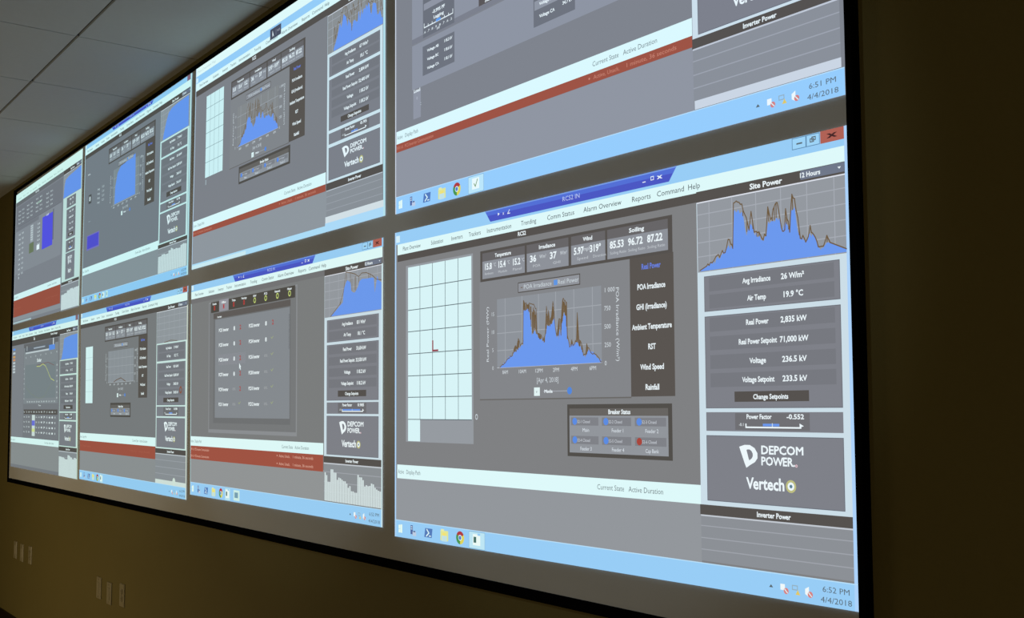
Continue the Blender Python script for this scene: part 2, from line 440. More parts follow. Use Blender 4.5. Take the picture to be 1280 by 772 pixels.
def sidebar(d, vals, px0=1235, px1=1576, bars=None, right=1592, bg=PALE, grey=(127, 129, 137), top=True, values=None, dx=0, kx=1.0, pf=(1386, 1427, -.552), bscale=1.0, barbg=(140, 144, 150), tail=None, left=1216):
    fy = lerp(STD, vals); r = d.root
    p = d.pane('value_sidebar', 3, r).rect(left, fy(90) if top else fy(65), right, fy(729), bg); side = p.build()
    X = lambda x: 1405 + (x-1405)*kx + dx
    v = values or ['26 W/m²', '19.9 °C', '2,835 kW', '71,000 kW', '236.5 kV', '233.5 kV', '-0.552']
    def row(p, y, a, b, wa, wb):
        p.rect(X(1249), fy(y-15), X(1563), fy(y+14), (119, 121, 128), 1)
        p.text(a, X(1376), fy(y), 10.5, TXT, wa*kx, 'c', 1); p.text(b, X(1466), fy(y), 11, TXT, wb*kx, 'c', 1)
    if top:
        p = d.pane('value_panel', 4, side).rect(px0, fy(250), px1, fy(325), grey).edge(px0, fy(250), px1, fy(325), 1.6, (110, 112, 120), 1)
        row(p, 269, 'Avg Irradiance', v[0], 72, 56); row(p, 305, 'Air Temp', v[1], 48, 50); p.build()
    p = d.pane('value_panel', 4, side).rect(px0, fy(335), px1, fy(528), grey).edge(px0, fy(335), px1, fy(528), 1.6, (110, 112, 120), 1)
    row(p, 354, 'Real Power', v[2], 58, 62); row(p, 393, 'Real Power Setpoint', v[3], 98, 68)
    row(p, 432, 'Voltage', v[4], 42, 58); row(p, 470, 'Voltage Setpoint', v[5], 82, 58)
    pp = p.build()
    d.pane('setpoint_button', 7, pp).rect(X(1314), fy(494), X(1500), fy(515), DARK).text('Change Setpoints', X(1407), fy(505), 9.5, TXT, 88*kx, 'c', 1).build()
    p = d.pane('power_factor_panel', 4, side).rect(px0, fy(536), px1, fy(575), grey)
    p.rect(X(1314), fy(538), X(1500), fy(572), (112, 112, 116), 1)
    p.text('Power Factor', X(1376), fy(545), 9, TXT, 64*kx, 'c', 1).text(v[6], X(1466), fy(545), 9, TXT, 42*kx, 'c', 1)
    p.rect(X(1341), fy(565), X(1480), fy(568), TXT, 2).rect(X(1341), fy(559), X(1344), fy(566), TXT, 2)
    p.rect(X(pf[0]), fy(559), X(pf[1]), fy(564), BLUE, 2).rect(X(1409), fy(558), X(1411), fy(565), PALE, 3)
    p.text('-0.1', X(1331), fy(561), 6, TXT, 14*kx); p.poly([(X(1476), fy(558)), (X(1476), fy(566)), (X(1486), fy(563))], TXT, 2).build()
    p = d.pane('logo_panel', 4, side).rect(px0, fy(584), px1, fy(720), grey).edge(px0, fy(584), px1, fy(720), 1.6, (108, 112, 122), 1)
    logos(d, fy, p.build(), dx, kx)
    p = d.pane('inverter_power_chart', 4, r).rect(left-2, fy(729), right, fy(750), DARK)
    p.text('Inverter Power', 1408, fy(739.5), 10, TXT, 84, 'c', 1)
    p.rect(left, fy(750), right, fy(753), (196, 202, 210), 1).rect(left, fy(753), right, fy(846), barbg)
    for y in (772, 797, 821): p.rect(left, fy(y), right, fy(y+2), (160, 164, 172), 1)
    o = p.build()
    if bars:
        q = d.pane('bar_plot', 7, o)
        n = len(bars); w_ = (right-1222)/n
        for i, b in enumerate(bars):
            x = 1222 + i*w_; q.rect(x+.8, b, x+w_-(1.2 if n > 20 else .6), tail or fy(846), (212, 226, 228))
        q.build()
    return fy
def taskbar(d, y0=849, time='6:52 PM', icons=True, active=(376, 449), y1=900, tray=True, green=False, more=()):
    o = d.pane('taskbar', 4, d.root).rect(0, y0, 1600, y1, SKY)
    o.rect(0, y0, 1600, y0+2, (186, 224, 250), 1); o = o.build()
    k = (y1-y0)/51.0; Y = lambda y: y0 + (y-849)*k
    def I(): return d.pane('taskbar_icon', 6, o)
    if icons:
        q = I()
        for a in (0, 1):
            for b in (0, 1): q.poly([(21+a*10.5, Y(864-1.5*a+b*12)), (21+a*10.5, Y(874.5+b*12)), (30.5+a*10.5, Y(874.5+b*12)), (30.5+a*10.5, Y(863-1.5*a+b*12))], (232, 252, 240))
        q.build()
        q = I(); q.rect(86, Y(860), 98, Y(886), (82, 104, 160)); q.rect(88, Y(863), 96, Y(866), PALE, 1).rect(88, Y(869), 96, Y(872), PALE, 1); q.rect(97, Y(878), 116, Y(890), (190, 205, 226), 1).rect(101, Y(875), 112, Y(879), (96, 110, 150), 2).build()
        q = I(); q.poly([(158, Y(888)), (196, Y(888)), (200, Y(862)), (163, Y(862))], (86, 124, 186)); q.line([(172, Y(866)), (182, Y(875)), (170, Y(884))], 4, WHITE, 1).rect(182, Y(882), 192, Y(885), WHITE, 1).build()
        q = I(); q.rect(240, Y(862), 278, Y(890), (226, 230, 150)).rect(243, Y(858), 258, Y(864), (232, 236, 170), 1).rect(246, Y(876), 272, Y(892), (196, 226, 226), 1).rect(250, Y(868), 268, Y(876), (242, 226, 120), 2).build()
        q = I()
        for a, c in ((150, (74, 150, 84)), (270, (176, 62, 66)), (30, (222, 212, 92))):
            q.disc(335, Y(875), 19, c, 0, 8, .95*k, a-60, a+60, 10)
        q.disc(335, Y(875), 8.5, WHITE, 1, 0, .95*k).disc(335, Y(875), 6.2, (86, 128, 196), 2, 0, .95*k).build()
        for a0, a1 in more: I().rect(a0, Y(856), a1, Y(894), (206, 238, 232)).rect(a0+10, Y(864), a1-14, Y(884), (120, 160, 180), 1).build()
        a0, a1 = active; q = I(); q.rect(a0, Y(852), a1, Y(899), (190, 230, 244)).edge(a0, Y(852), a1, Y(899), 1.4, (120, 170, 205), 1)
        m = (a0+a1)/2; q.rect(m-18, Y(859), m+16, Y(889), (236, 250, 246), 2)
        if green: q.line([(m-8, Y(874)), (m-2, Y(882)), (m+8, Y(864))], 3, (110, 150, 96), 3)
        else: q.rect(m-14, Y(866), m-2, Y(882), (72, 112, 106), 3).rect(m+4, Y(856), m+16, Y(862), SKY, 3)
        q.build()
    if tray:
        q = d.pane('tray_icons', 6, o); q.poly([(1394, Y(879)), (1404, Y(879)), (1399, Y(873))], INK)
        q.rect(1422, Y(869), 1433, Y(881), (240, 248, 250)).disc(1436, Y(882), 6, (214, 130, 130), 1).line([(1433, Y(879)), (1439, Y(885))], 2, WHITE, 2)
        q.edge(1450, Y(868), 1464, Y(878), 2, (150, 176, 190), 0).disc(1464, Y(883), 6.5, (224, 200, 104), 1, n=3, a0=-90, a1=270)
        q.poly([(1481, Y(872)), (1481, Y(882)), (1490, Y(887)), (1490, Y(867))], (240, 248, 250)).disc(1493, Y(882), 6, (214, 130, 130), 1).line([(1490, Y(879)), (1496, Y(885))], 2, WHITE, 2)
        q.build()
        d.pane('clock_text', 6, o).text(time, 1552, Y(867), 10.5, INK, 62).text('4/4/2018', 1552, Y(887), 10.5, INK, 70).build()
    return o
def map_grid(d, xs, ys, last, col=(216, 244, 247), ln=(92, 106, 112), back=None, redmark=None):
    p = d.pane('site_map', 3, d.root)
    if back: p.rect(*back, (150, 155, 161))
    p.rect(xs[0], ys[0], xs[-1], ys[-2] if last else ys[-1], col, 1)
    if last: p.rect(xs[0], ys[-2], xs[1], ys[-1], col, 1)
    for x in xs[1:-1]: p.rect(x-1, ys[0], x+1.2, ys[-2] if last else ys[-1], ln, 2)
    for y in (ys[1:-1]): p.rect(xs[0], y-1, xs[-1], y+1.2, ln, 2)
    o = p.build()
    if redmark:
        x, y = redmark
        d.pane('tracker_mark', 7, o).rect(x-1, y-32, x+5, y, (146, 52, 66)).rect(x+4, y-5, x+30, y, (146, 52, 66)).build()
    return o
READ = [('Temperature', 442, 625, [(468,'15.8',34),(528,'15.4',34),(590,'15.2',34)], [(497,'°C'),(557,'°C'),(618,'°C')], ['Ambient','Module','Panel']),
        ('Irradiance', 633, 796, [(659,'36',26),(738,'37',26)], [(698,'W/m²'),(778,'W/m²')], ['POA','GHI']),
        ('Wind', 806, 928, [(834,'5.97',36),(894,'319°',40)], [(864,'mph')], ['Speed','Direction']),
        ('Soiling', 935, 1131, [(968,'85.53',48),(1029,'96.72',48),(1091,'87.22',48)], [], ['Soiling Ratio','Soiling Ratio','Soiling Ratio'])]
def readouts(d, f=None, sharp=True):
    p = d.pane('weather_readout', 3, d.root, f).rect(432, 105, 1144, 188, DARK); o = p.build()
    for t, x0, x1, vals, un, caps in READ:
        q = d.pane('readout_box', 5, o, f); q.rect(x0, 112, x1, 134, (104, 102, 104)).rect(x0, 134, x1, 181, (142, 146, 154))
        q.text(t, (x0+x1)/2, 123, 9.5, TXT, 13 + 5.1*len(t), 'c', 1)
        for x, v, w_ in vals: q.text(v, x, 149, 16, TXT, w_, 'c', 1)
        for x, v in un: q.text(v, x, 147, 9, (214, 222, 228), 12 if len(v) < 3 else 26)
        for (x, v, w_), c in zip(vals, caps): q.text(c, x + (4 if len(vals) > 2 else 14), 168, 6.5, (196, 202, 208), w_*1.15)
        q.build()
    return o
def tag_list(d, f=None):
    p = d.pane('tag_list', 3, d.root, f).rect(1009, 187, 1146, 501, (90, 85, 81))
    for i, (t, w_) in enumerate((('Real Power',60),('POA Irradiance',88),('GHI (Irradiance)',96),('Ambient Temperature',124),('RST',24),('Wind Speed',74),('Rainfall',44))):
        p.text(t, 1077, 210+45*i, 12, (104, 128, 222) if i == 0 else TXT, w_, 'c', 1)
    return p.build()
CB = [(518,419),(540,408),(553,397),(571,392),(584,379),(601,372),(616,367),(619,280),(628,276),(640,279),(648,306),(652,343),(665,331),(676,347),(689,353),(702,364),(708,341),(714,321),(730,319),(736,312),(742,302),(745,330),(749,354),(755,345),(757,360),(761,334),(766,352),(769,319),(777,296),(785,305),(789,361),(799,376),(811,374),(826,368),(837,378),(848,401),(860,401),(866,390),(871,390),(880,396),(889,400),(911,418)]
CW = [(518,419),(549,400),(560,396),(571,390),(576,384),(584,366),(590,372),(597,348),(605,367),(616,362),(619,252),(625,262),(632,262),(657,265),(664,270),(670,276),(673,336),(685,342),(697,358),(706,341),(711,274),(715,306),(719,285),(724,316),(730,300),(736,264),(740,290),(745,330),(750,348),(759,308),(767,314),(773,262),(776,259),(788,270),(790,351),(798,379),(806,362),(812,376),(819,364),(823,366),(827,298),(832,362),(840,370),(848,401),(856,400),(860,374),(871,390),(889,400),(911,419)]
def trend_chart(d, f=None, blue=CB, brown=CW, base_=420, grid=(142, 147, 154), dens=.9, plot=(506, 240, 912, 420), knob=True, framed=True, mn=8, legend=True, xticks=True, step=2.4):
    x0, y0, x1, y1 = plot
    p = d.pane('trend_chart', 3, d.root, f)
    if framed:
        p.rect(428, 188, 1008, 503, (132, 134, 138)).rect(428, 501, 1010, 504, (106, 104, 102), 1)
    p.rect(x0, y0, x1, y1, grid, 1)
    for x in (541, 612, 679, 746, 814, 881): p.rect(x-1, y0, x+1.5, y1, (160, 165, 172), 2)
    for k in range(1, 4): yy = y0 + (y1-y0)*k/4; p.rect(x0, yy-1, x1, yy+1.2, (162, 167, 174), 2)
    p.line([(x0, y1), (x1, y1)], 1.6, (190, 196, 204), 2)
    o = p.build()
    q = d.pane('axis_text', 5, o, f)
    for k, t in enumerate(('15', '10', '5', '0')): q.text(t, x0-18, y0+38+k*(y1-y0-38)/3.0, 10, (206, 214, 220), 7*len(t))
    for k, t in enumerate(('1 000', '750', '500', '250', '0')): q.text(t, x1+10, y0+12+k*(y1-y0-10)/4.0, 10.5, (212, 220, 226), 7.6*len(t), 'l')
    q.text('Real Power (MW)', x0-41, (y0+y1)/2, 9.5, (214, 222, 228), 148, 'c', 0, -90)
    q.text('POA Irradiance (W/m²)', x1+56, (y0+y1)/2+4, 10, (214, 222, 228), 172, 'c', 0, 90)
    if xticks:
        for x, t in ((541,'8AM'),(612,'10AM'),(679,'12PM'),(746,'2PM'),(814,'4PM'),(881,'6PM')): q.text(t, x, y1+12, 9.5, (214, 222, 228), 8.2*len(t))
    q.text('[Apr 4, 2018]', (x0+x1)/2+4, y1+36, 12, (206, 214, 220), 86)
    q.build()
    q = d.pane('chart_legend', 5, o, f).rect(596, 204, 838, 231, DARK).rect(598.5, 206.5, 835.5, 228.5, (146, 149, 156), 1)
    q.text('POA Irradiance', 676, 217.5, 11, (206, 216, 222), 112).rect(740, 211, 754, 224, (96, 150, 226), 2).text('Real Power', 794, 217.5, 11, (206, 216, 222), 78)
    q.rect(608, 217, 616, 219, BROWN, 2); q.build()
    if knob:
        q = d.pane('range_slider', 5, o, f).rect(659, 474, 682, 495, (226, 244, 244)).text('v', 670, 484, 8, INK).text('Mode', 716, 484, 8, TXT, 32, 'c', 1)
        q.rect(696, 483, 790, 485.5, (160, 164, 172)).disc(796, 484, 9, (84, 136, 220), 1); q.build()
    if blue: d.pane('area_plot', 6, o, f).area(blue, base_, BLUE).build()
    if brown:
        q = d.pane('trace_line', 7, o, f).line(brown, 2.2, BROWN)
        if blue: hatch(q, brown, blue, 2.6, BROWN, 1, step, dens, mn)
        q.build()
    return o
def breaker(d, x0=786, y0=517, x1=1136, y1=641, f=None, rows=2, cols=3, red=True, title='Breaker Status'):
    p = d.pane('breaker_status_panel', 3, d.root, f).rect(x0, y0, x1, y1, (82, 79, 75)).rect(x0+8, y0+10, x1-12, y0+27, (104, 101, 98), 1)
    p.rect(x0+8, y0+27, x1-12, y1-9, (146, 150, 156), 1)
    p.text(title, (x0+x1)/2+8, y0+18, 10, TXT, 74, 'c', 1); o = p.build()
    W_ = (x1-x0-20)/cols; Hh = (y1-y0-36)/rows
    names = ['Main', 'Feeder 1', 'Feeder 2', 'Feeder 3', 'Feeder 4', 'Cap Bank']
    for r in range(rows):
        for c in range(cols):
            cx = x0+14+c*W_; cy = y0+30+r*Hh
            q = d.pane('breaker_indicator', 5, o, f).rect(cx, cy+1, cx+W_-12, cy+Hh*.46, (128, 130, 136))
            is_red = red and r == rows-1 and c == cols-1
            q.disc(cx+14, cy+Hh*.24, 8.5, (170, 70, 60) if is_red else (92, 140, 226), 1, 0, 1.0)
            q.text('52-%d Closed' % (r*cols+c+1), cx+46, cy+Hh*.25, 7, (206, 212, 220), 46); q.text(names[(r*cols+c) % 6], cx+54, cy+Hh*.7, 8.5, (222, 230, 238), 8+4.2*len(names[(r*cols+c) % 6])); q.build()
    return o
def edges(d, l=True, r=True, lc=(176, 214, 250), rc=(172, 210, 250), y0=0, lw=7, rw=8):
    if l: d.pane('window_border', 5, d.root).rect(0, y0, lw, 900, lc).build()
    if r: d.pane('window_border', 5, d.root).rect(1600-rw, y0, 1600, 900, rc).build()

# ---- lower row, nearest (right)
d = Desk([(5.546,1.008),(7.335,.992),(7.317,.002),(5.544,-.012)], 'projected_desktop', 'lower right projected desktop, white map grid with a red mark beside a blue chart', 1.0)
base(d, GREY, (147, 151, 156), 729)
title_bar(d, 0, 37, name='RCS2 IN')
menu_bar(d, 37, 69, 89, 13, 1593)
map_grid(d, [72,136,201,265,328,391], [112,175,238,301,366,430,492,556,619], True, back=(60, 106, 398, 621), redmark=(201, 364))
d.pane('map_marker', 3, d.root).disc(412, 548, 6, (196, 206, 212), 0, 3.6, 1.3).build()
readouts(d); tag_list(d); trend_chart(d, None, jagged(CB, 5, 3, 530, 418), jagged(CW, 4, 4, 530, 418)); breaker(d)
alarm_list(d, 689, 729, x0=12)
fy = sidebar(d, STD)
site_chart(d, fy, jagged(SER['blue'], 5, 3, 1245, 236), jagged(SER['brown'], 6, 4, 1245, 236), dens=.45)
taskbar(d, 850)
edges(d)

# ---- lower row, second from the right
d = Desk([(3.669,1.005),(5.466,1.003),(5.462,.010),(3.700,.012)], 'projected_desktop', 'lower projected desktop showing a two-column inverter list above two red alarm rows', .99, (1.0, 1.0, .99))
base(d, (124, 126, 127), (146, 149, 151), 740)
title_bar(d, 0, 28, x0=443, x1=1150, by=28)
menu_bar(d, 28, 60, 80, 0, 1596, sub=None, hdr=(116, 116, 118))
p = d.pane('inverter_list', 3, d.root).rect(198, 90, 1012, 630, (140, 143, 147)).rect(206, 96, 1004, 616, (120, 122, 124), 1)
p.rect(250, 150, 960, 590, (112, 114, 116), 2).rect(250, 139, 960, 162, (96, 92, 90), 3).rect(268, 166, 954, 568, (134, 139, 145), 3)
p.text('Inverters', 313, 156, 8, TXT, 44, 'c', 1, l=4); o = p.build()
d.pane('status_tab_row', 6, o).rect(224, 91, 996, 135, (78, 75, 70)).rect(309, 88, 405, 135, (150, 150, 160), 1).build()
for i, (x, t, c) in enumerate(((262,'Faults',(176,70,60)),(357,'Offline',(190,84,90)),(457,'Trips',(176,70,66)),(556,'Warnings',(176,70,66)),(655,'INV',(196,214,120)),(753,'PCS',(196,214,120)),(853,'Network',(196,214,120)),(953,'Meter',(196,214,120)))):
    q = d.pane('status_tab', 8, o).text(t, x, 100, 8, TXT, 14+4.5*len(t), 'c', 1)
    if i < 4: q.rect(x-7, 108, x+7, 126, c, 1).text('8', x, 117, 9, (90, 40, 40))
    else: q.disc(x, 117, 11, c, 1, 6.5, 1.0)
    q.build()
for c, x in enumerate((357, 650)):
    for r in range(6):
        y = 212 + 60.3*r
        q = d.pane('inverter_entry', 6, o)
        if c == 0 and r == 2: q.rect(306, y-22, 570, y+22, (152, 152, 164))
        q.text('PCS%d Inverter' % (r*2+c+1), x, y, 13, TXT, 98, 'c', 1)
        lit = (r < 4 and c == 0) or (r < 2 and c == 1)
        if lit: q.text('8', x+106, y, 15, TXT, 15, 'c', 1)
        else: q.text('0%', x+106, y, 10, (168, 172, 176), 30)
        if (c == 0 and r < 5) or (c == 1 and r == 0): q.text('2', x+165, y-1, 17, (168, 78, 76), 16, 'c', 1)
        else: q.line([(x+150, y-6), (x+157, y-1), (x+168, y-9)], 3, (160, 172, 130), 2)
        q.build()
d.pane('scroll_bar', 6, o).rect(944, 190, 955, 318, (84, 86, 88)).build()
d.pane('mouse_pointer', 9, d.root).poly([(513,352),(513,376),(519,371),(525,380),(529,377),(524,369),(531,368)], (232, 246, 250)).build()
alarm_list(d, 649, 689, 746, 2, 0, 1211)
fy = sidebar(d, [60,82,224,234,309,318,505,511,549,556,686,692,714,842], bars=[747,756,778,778,735,735,745,745,768,760,762,766,770,770,777,790,784,800,800,803,803,745,752,752,760,780,775,778,776,768,770,780,785,788,790], right=1594, pf=(1345, 1462, 0), values=['831 W/m²','18.1 °C','33,654 kW','33,550 kW','118.2 kV','118.2 kV','0.985'], barbg=(140, 145, 150))
site_chart(d, fy, [(1262,238),(1290,224),(1325,205),(1345,195),(1352,150),(1366,128),(1375,120),(1385,126),(1396,128),(1402,160),(1412,166),(1425,168),(1435,160),(1445,150),(1455,132),(1470,126),(1500,128),(1530,128),(1545,130),(1552,180),(1560,150),(1566,125),(1574,140),(1592,150)],
   [(1262,238),(1325,200),(1350,160),(1366,92),(1400,98),(1424,104),(1450,116),(1470,106),(1500,108),(1535,120),(1560,136),(1592,142)], dens=.25)
taskbar(d, 845, active=(376, 430), time='6:52 PM', more=((462, 520),))
edges(d, True, True, (196, 232, 240), (214, 240, 244), 80, 5, 6)

# ---- lower row, second from the left
d = Desk([(1.820,1.004),(3.627,1.009),(3.651,-.016),(1.879,-.006)], 'projected_desktop', 'lower projected desktop with a narrow white map column and an empty chart', .98, (.98, 1.0, .985))
base(d, (122, 124, 127), (142, 145, 148), 740)
title_bar(d, 0, 26, x0=454, x1=1143, by=26)
menu_bar(d, 26, 60, 82, 0, 1592)
map_grid(d, [104, 168.5, 233], [188,246,307,366,427,488], False, ln=(190, 214, 220))
f = lambda x, y: (440 + (x-432)*.918, 100 + .927*(y-106))
readouts(d, f); tag_list(d, f)
trend_chart(d, f, None, None, plot=(500, 244, 936, 414), framed=False, knob=True)
d.pane('trace_line', 8, d.root).line([(600,384),(640,375),(680,370),(712,366),(750,376),(785,384)], 4, (110, 88, 70)).build()
breaker(d, 542, 488, 860, 558, None, 1, 3, False)
alarm_list(d, 648, 688, 745, 0, 6, 1213)
fy = sidebar(d, [60,84,226,232,306,315,502,508,551,558,688,694,716,835], px0=1226, px1=1578, bars=None, bg=(206, 230, 228), values=['3 W/m²','15.2 °C','0.0 kW','10,000 kW','34.8 kV','34.8 kV','0.98'])
site_chart(d, fy, None, [(1320,238),(1400,232),(1480,238)])
d.pane('warning_marker', 9, d.root).disc(1527, 437, 16, (140, 88, 70), 0, 8, 1.0).build()
d.pane('chart_footer', 5, d.root).rect(1216, 832, 1590, 850, (212, 224, 220)).disc(1453, 834, 18, (214, 228, 220), 1, n=12).build()
taskbar(d, 850, active=(376, 430))
edges(d, False, True, rc=(220, 228, 214), y0=80, rw=9)

# ---- lower row, far left
d = Desk([(.023,1.001),(1.771,1.005),(1.834,-.012),(.099,-.003)], 'projected_desktop', 'lower left projected desktop with a thin curve chart above a small data table', .95, (.97, 1.0, .98))
base(d, (124, 126, 133), (142, 145, 148), 738)
title_bar(d, 0, 28, x0=460, x1=1141, by=26, buttons=False, name='INT01 IN')
d.pane('window_button', 3, d.root).rect(1540, 0, 1592, 28, (140, 110, 120)).build()
menu_bar(d, 28, 60, 98, 0, 1590, sub='Trends', subx=609)
d.pane('tab_label', 5, d.root).text('Select Range', 1086, 74, 10, TXT, 150, 'c', 1).rect(1010, 84, 1200, 98, (70, 68, 68)).build()
q = d.pane('pen_list', 3, d.root).rect(10, 100, 330, 700, (132, 134, 142))
for y, c in ((125,(96,150,236)),(150,(200,210,220)),(175,(214,160,96)),(195,(214,150,110)),(215,(196,204,212)),(236,(196,204,212)),(256,(196,204,212)),(275,(196,204,212))): q.rect(34, y-7, 100, y+6, c, 1)
q.build()
p = d.pane('trend_chart', 3, d.root).rect(340, 104, 1182, 486, (134, 139, 146)).rect(340, 104, 1182, 128, (108, 108, 112), 1)
p.rect(382, 240, 1130, 452, (126, 134, 140), 1).rect(372, 128, 1110, 164, (104, 108, 116), 1)
p.rect(385, 158, 1000, 168, (198, 206, 214), 2).rect(975, 138, 1110, 168, (98, 146, 232), 3).rect(420, 118, 430, 150, (206, 214, 222), 2).rect(1066, 100, 1082, 140, (226, 234, 240), 3)
p.rect(600, 136, 880, 144, (170, 180, 196), 2)
for k in range(7): p.text('%d' % (k*50), 400+k*125, 192-k*1.2, 10, (206, 214, 220), 24)
for k in range(7): p.text('%d' % (60-k*10), 356, 262+k*32, 9, (206, 214, 220), 20); p.text('%d' % (60-k*10), 1160, 262+k*32, 10, (230, 236, 240), 22)
for k in range(12): p.text('%d:0' % (k+1), 446+k*60, 474, 9, TXT, 34)
p.text('Time', 760, 497, 9, TXT, 60); p.text('Solar', 741, 219, 20, TXT, 110, 'c', 1); o = p.build()
q = d.pane('trace_line', 6, o)
q.line([(681,256),(760,258),(834,246),(893,259),(940,285),(984,316),(1027,340),(1060,345),(1099,353)], 5, (196, 204, 128))
q.line([(681,250),(800,244),(960,240),(1095,262)], 3.5, (128, 96, 96))
q.line([(396,370),(440,392),(500,412),(563,427),(640,440),(720,452),(800,452),(880,440),(930,418),(958,402),(1010,380),(1071,360)], 2, (132, 140, 120)); q.build()
q = d.pane('data_table', 3, d.root).rect(352, 522, 1178, 552, (92, 88, 86))
for r in range(5):
    for c in range(13):
        x = 372 + c*63
        if r and c == 3: continue
        q.text(('Pen', '7.21', '0.4', '51', '380', '16', '24', '90', '7', '41.2', '66', '8', '1')[c], x, 537 + r*31.5, 10, TXT, 36 if c % 3 else 28, 'c', r and c > 6)
q.rect(576, 556, 652, 686, (210, 222, 222), 3).rect(576, 590, 650, 622, (112, 116, 220), 4).rect(576, 640, 650, 660, (214, 224, 150), 4); q.build()
alarm_list(d, 702, 738, x0=0, x1=1210)
fy = sidebar(d, [60,88,238,244,321,330,533,540,580,588,726,732,756,899], px0=1224, px1=1568, bars=[789,789,789,792,792,792,796,800,800,800,776,776,780,786,786,795,795,786,786,790], right=1590, bg=(206, 232, 226), values=['7 W/m²','15.6 °C','0.0 kW','10,000 kW','34.6 kV','34.6 kV','0.98'])
site_chart(d, fy, [(1240,238),(1262,228),(1290,180),(1308,122),(1340,116),(1400,112),(1470,108),(1588,106)], None)
edges(d, False, True, rc=(216, 236, 210), y0=60, rw=9)

# ---- upper row, nearest (right)
d = Desk([(5.548,2.065),(7.342,2.065),(7.333,1.057),(5.548,1.072)], 'projected_desktop', 'upper right projected desktop, cut off at the top, grey meter panels above a red row', 1.0, (.985, 1.0, 1.03))
base(d, (129, 132, 138), (146, 150, 158), 707, 1229)
title_bar(d, 0, 37, bar=False, buttons=False); menu_bar(d, 37, 69, 89)
GP = (144, 149, 159)
p = d.pane('meter_panel', 3, d.root).rect(98, 110, 1160, 385, GP).rect(98, 372, 1160, 388, (126, 129, 138), 1); o = p.build()
q = d.pane('power_factor_gauge', 5, o).rect(160, 240, 326, 384, (110, 114, 122)).text('Voltage', 240, 262, 10, TXT, 60, 'c', 1).rect(165, 280, 322, 300, (146, 150, 160), 1)
q.text('-0.995 PF', 245, 318, 10, TXT, 66, 'c', 1).text('Lagging', 245, 336, 9, TXT, 54, 'c', 1)
q.rect(166, 352, 320, 355, TXT, 2).rect(232, 346, 256, 354, (96, 160, 236), 3)
for k in range(8): q.rect(166+k*21.7, 346 if 0 < k < 7 else 340, 168.5+k*21.7, 354, TXT, 2)
for k in range(8): q.text('.%d' % (9-abs(k-3)), 170+k*20, 368, 7, TXT, 13)
q.text('PF', 244, 376, 7, TXT, 18); q.build()
q = d.pane('value_block', 5, o).rect(446, 300, 690, 374, (92, 88, 88)).text('Status', 500, 366, 10, TXT, 50, 'c', 1).build()
q = d.pane('value_block', 5, o).rect(680, 380, 860, 384, GP).build()
p = d.pane('meter_panel', 3, d.root).rect(98, 392, 1160, 530, GP); o = p.build()
q = d.pane('value_block', 5, o).rect(158, 410, 326, 500, (112, 116, 124))
for k, (a, b) in enumerate((('Voltage AB','118.2 kV'),('Voltage BC','118.6 kV'),('Voltage CA','118.1 kV'))):
    q.text(a, 214, 428+27*k, 8, TXT, 62, 'c', 1).text(b, 294, 424+27*k, 8.5, TXT, 42, 'c', 1)
q.build()
p = d.pane('meter_panel', 5, d.root).rect(688, 392, 1162, 520, GP); o = p.build()
q = d.pane('value_block', 7, o).rect(688, 380, 850, 506, (112, 116, 124)).rect(692, 438, 846, 462, (146, 151, 160), 1)
for k, (a, b) in enumerate((('Voltage AB','34.6 kV'),('Voltage BC','34.7 kV'),('Voltage CA','34.7 kV'))):
    q.text(a, 742, 416+33*k, 8.5, TXT, 60, 'c', 1).text(b, 822, 410+33*k, 8.5, TXT, 38, 'c', 1)
q.build()
d.pane('value_block', 7, o).rect(930, 400, 1100, 508, (112, 116, 124)).text('Voltage AB', 990, 436, 11, TXT, 70, 'c', 1).text('34.6 kV', 1070, 436, 11, TXT, 42, 'c', 1).build()
d.pane('load_tab', 3, d.root).rect(104, 536, 146, 622, (146, 150, 160)).text('Load', 126, 536, 10, TXT, 36, 'c', 1).text('0', 126, 560, 9, (190, 196, 204)).text(':', 147, 580, 12, TXT).build()
alarm_list(d, 641, 681, 707, 1, 6, 1228, hx=18)
fy = sidebar(d, [65,88,225,234,302,311,494,501,538,546,684,690,712,828], px0=1245, px1=1576, left=1229, right=1593, bg=(208, 224, 230))
site_chart(d, fy, SER['blue'], SER['brown'])
d.pane('chart_footer', 7, d.root).rect(1232, 827, 1594, 846, (206, 214, 222)).build()
taskbar(d, 847, time='6:51 PM', active=(391, 465), green=True)
edges(d, True, False, lc=(214, 222, 232), lw=5)

# ---- upper row, second from the right
d = Desk([(3.686,2.070),(5.481,2.067),(5.481,1.078),(3.671,1.082)], 'projected_desktop', 'upper projected desktop with a white strip above its blue title bar and a spiky chart', 1.0, (.975, 1.0, 1.01))
base(d, (128, 130, 136), (146, 151, 157), 757)
d.pane('address_strip', 2, d.root).rect(0, 0, 1600, 38, (228, 250, 248)).text('Plant Overview Map', 120, 20, 11, (190, 210, 214), 200).build()
title_bar(d, 38, 72, bar=False, buttons=False)
menu_bar(d, 70, 104, 130, 0, 1596, subx=611)
d.pane('pointer_badge', 7, d.root).rect(755, 46, 850, 88, (76, 80, 98)).poly([(776,54),(776,80),(783,74),(790,82)], TXT, 1).rect(806, 56, 808, 80, (150, 156, 170), 1).text('RCS', 830, 66, 8, (190, 196, 206), 24).build()
map_grid(d, [129,175,221,268,315], [157,211,268,322,387,451,517], False, col=(208, 240, 242), ln=(128, 150, 156))
d.pane('map_marker', 3, d.root).rect(134, 526, 142, 548, (170, 184, 190)).build()
f = lambda x, y: (390 + (x-432)*.924, 160 + .924*(y-106))
readouts(d, f); tag_list(d, f)
random.seed(3)
sp = []; sb = []
x = 560
env = [(540,412),(560,380),(575,375),(600,352),(612,300),(625,285),(635,290),(650,330),(680,340),(700,305),(750,318),(790,325),(830,340),(870,350),(911,414)]
x = 540
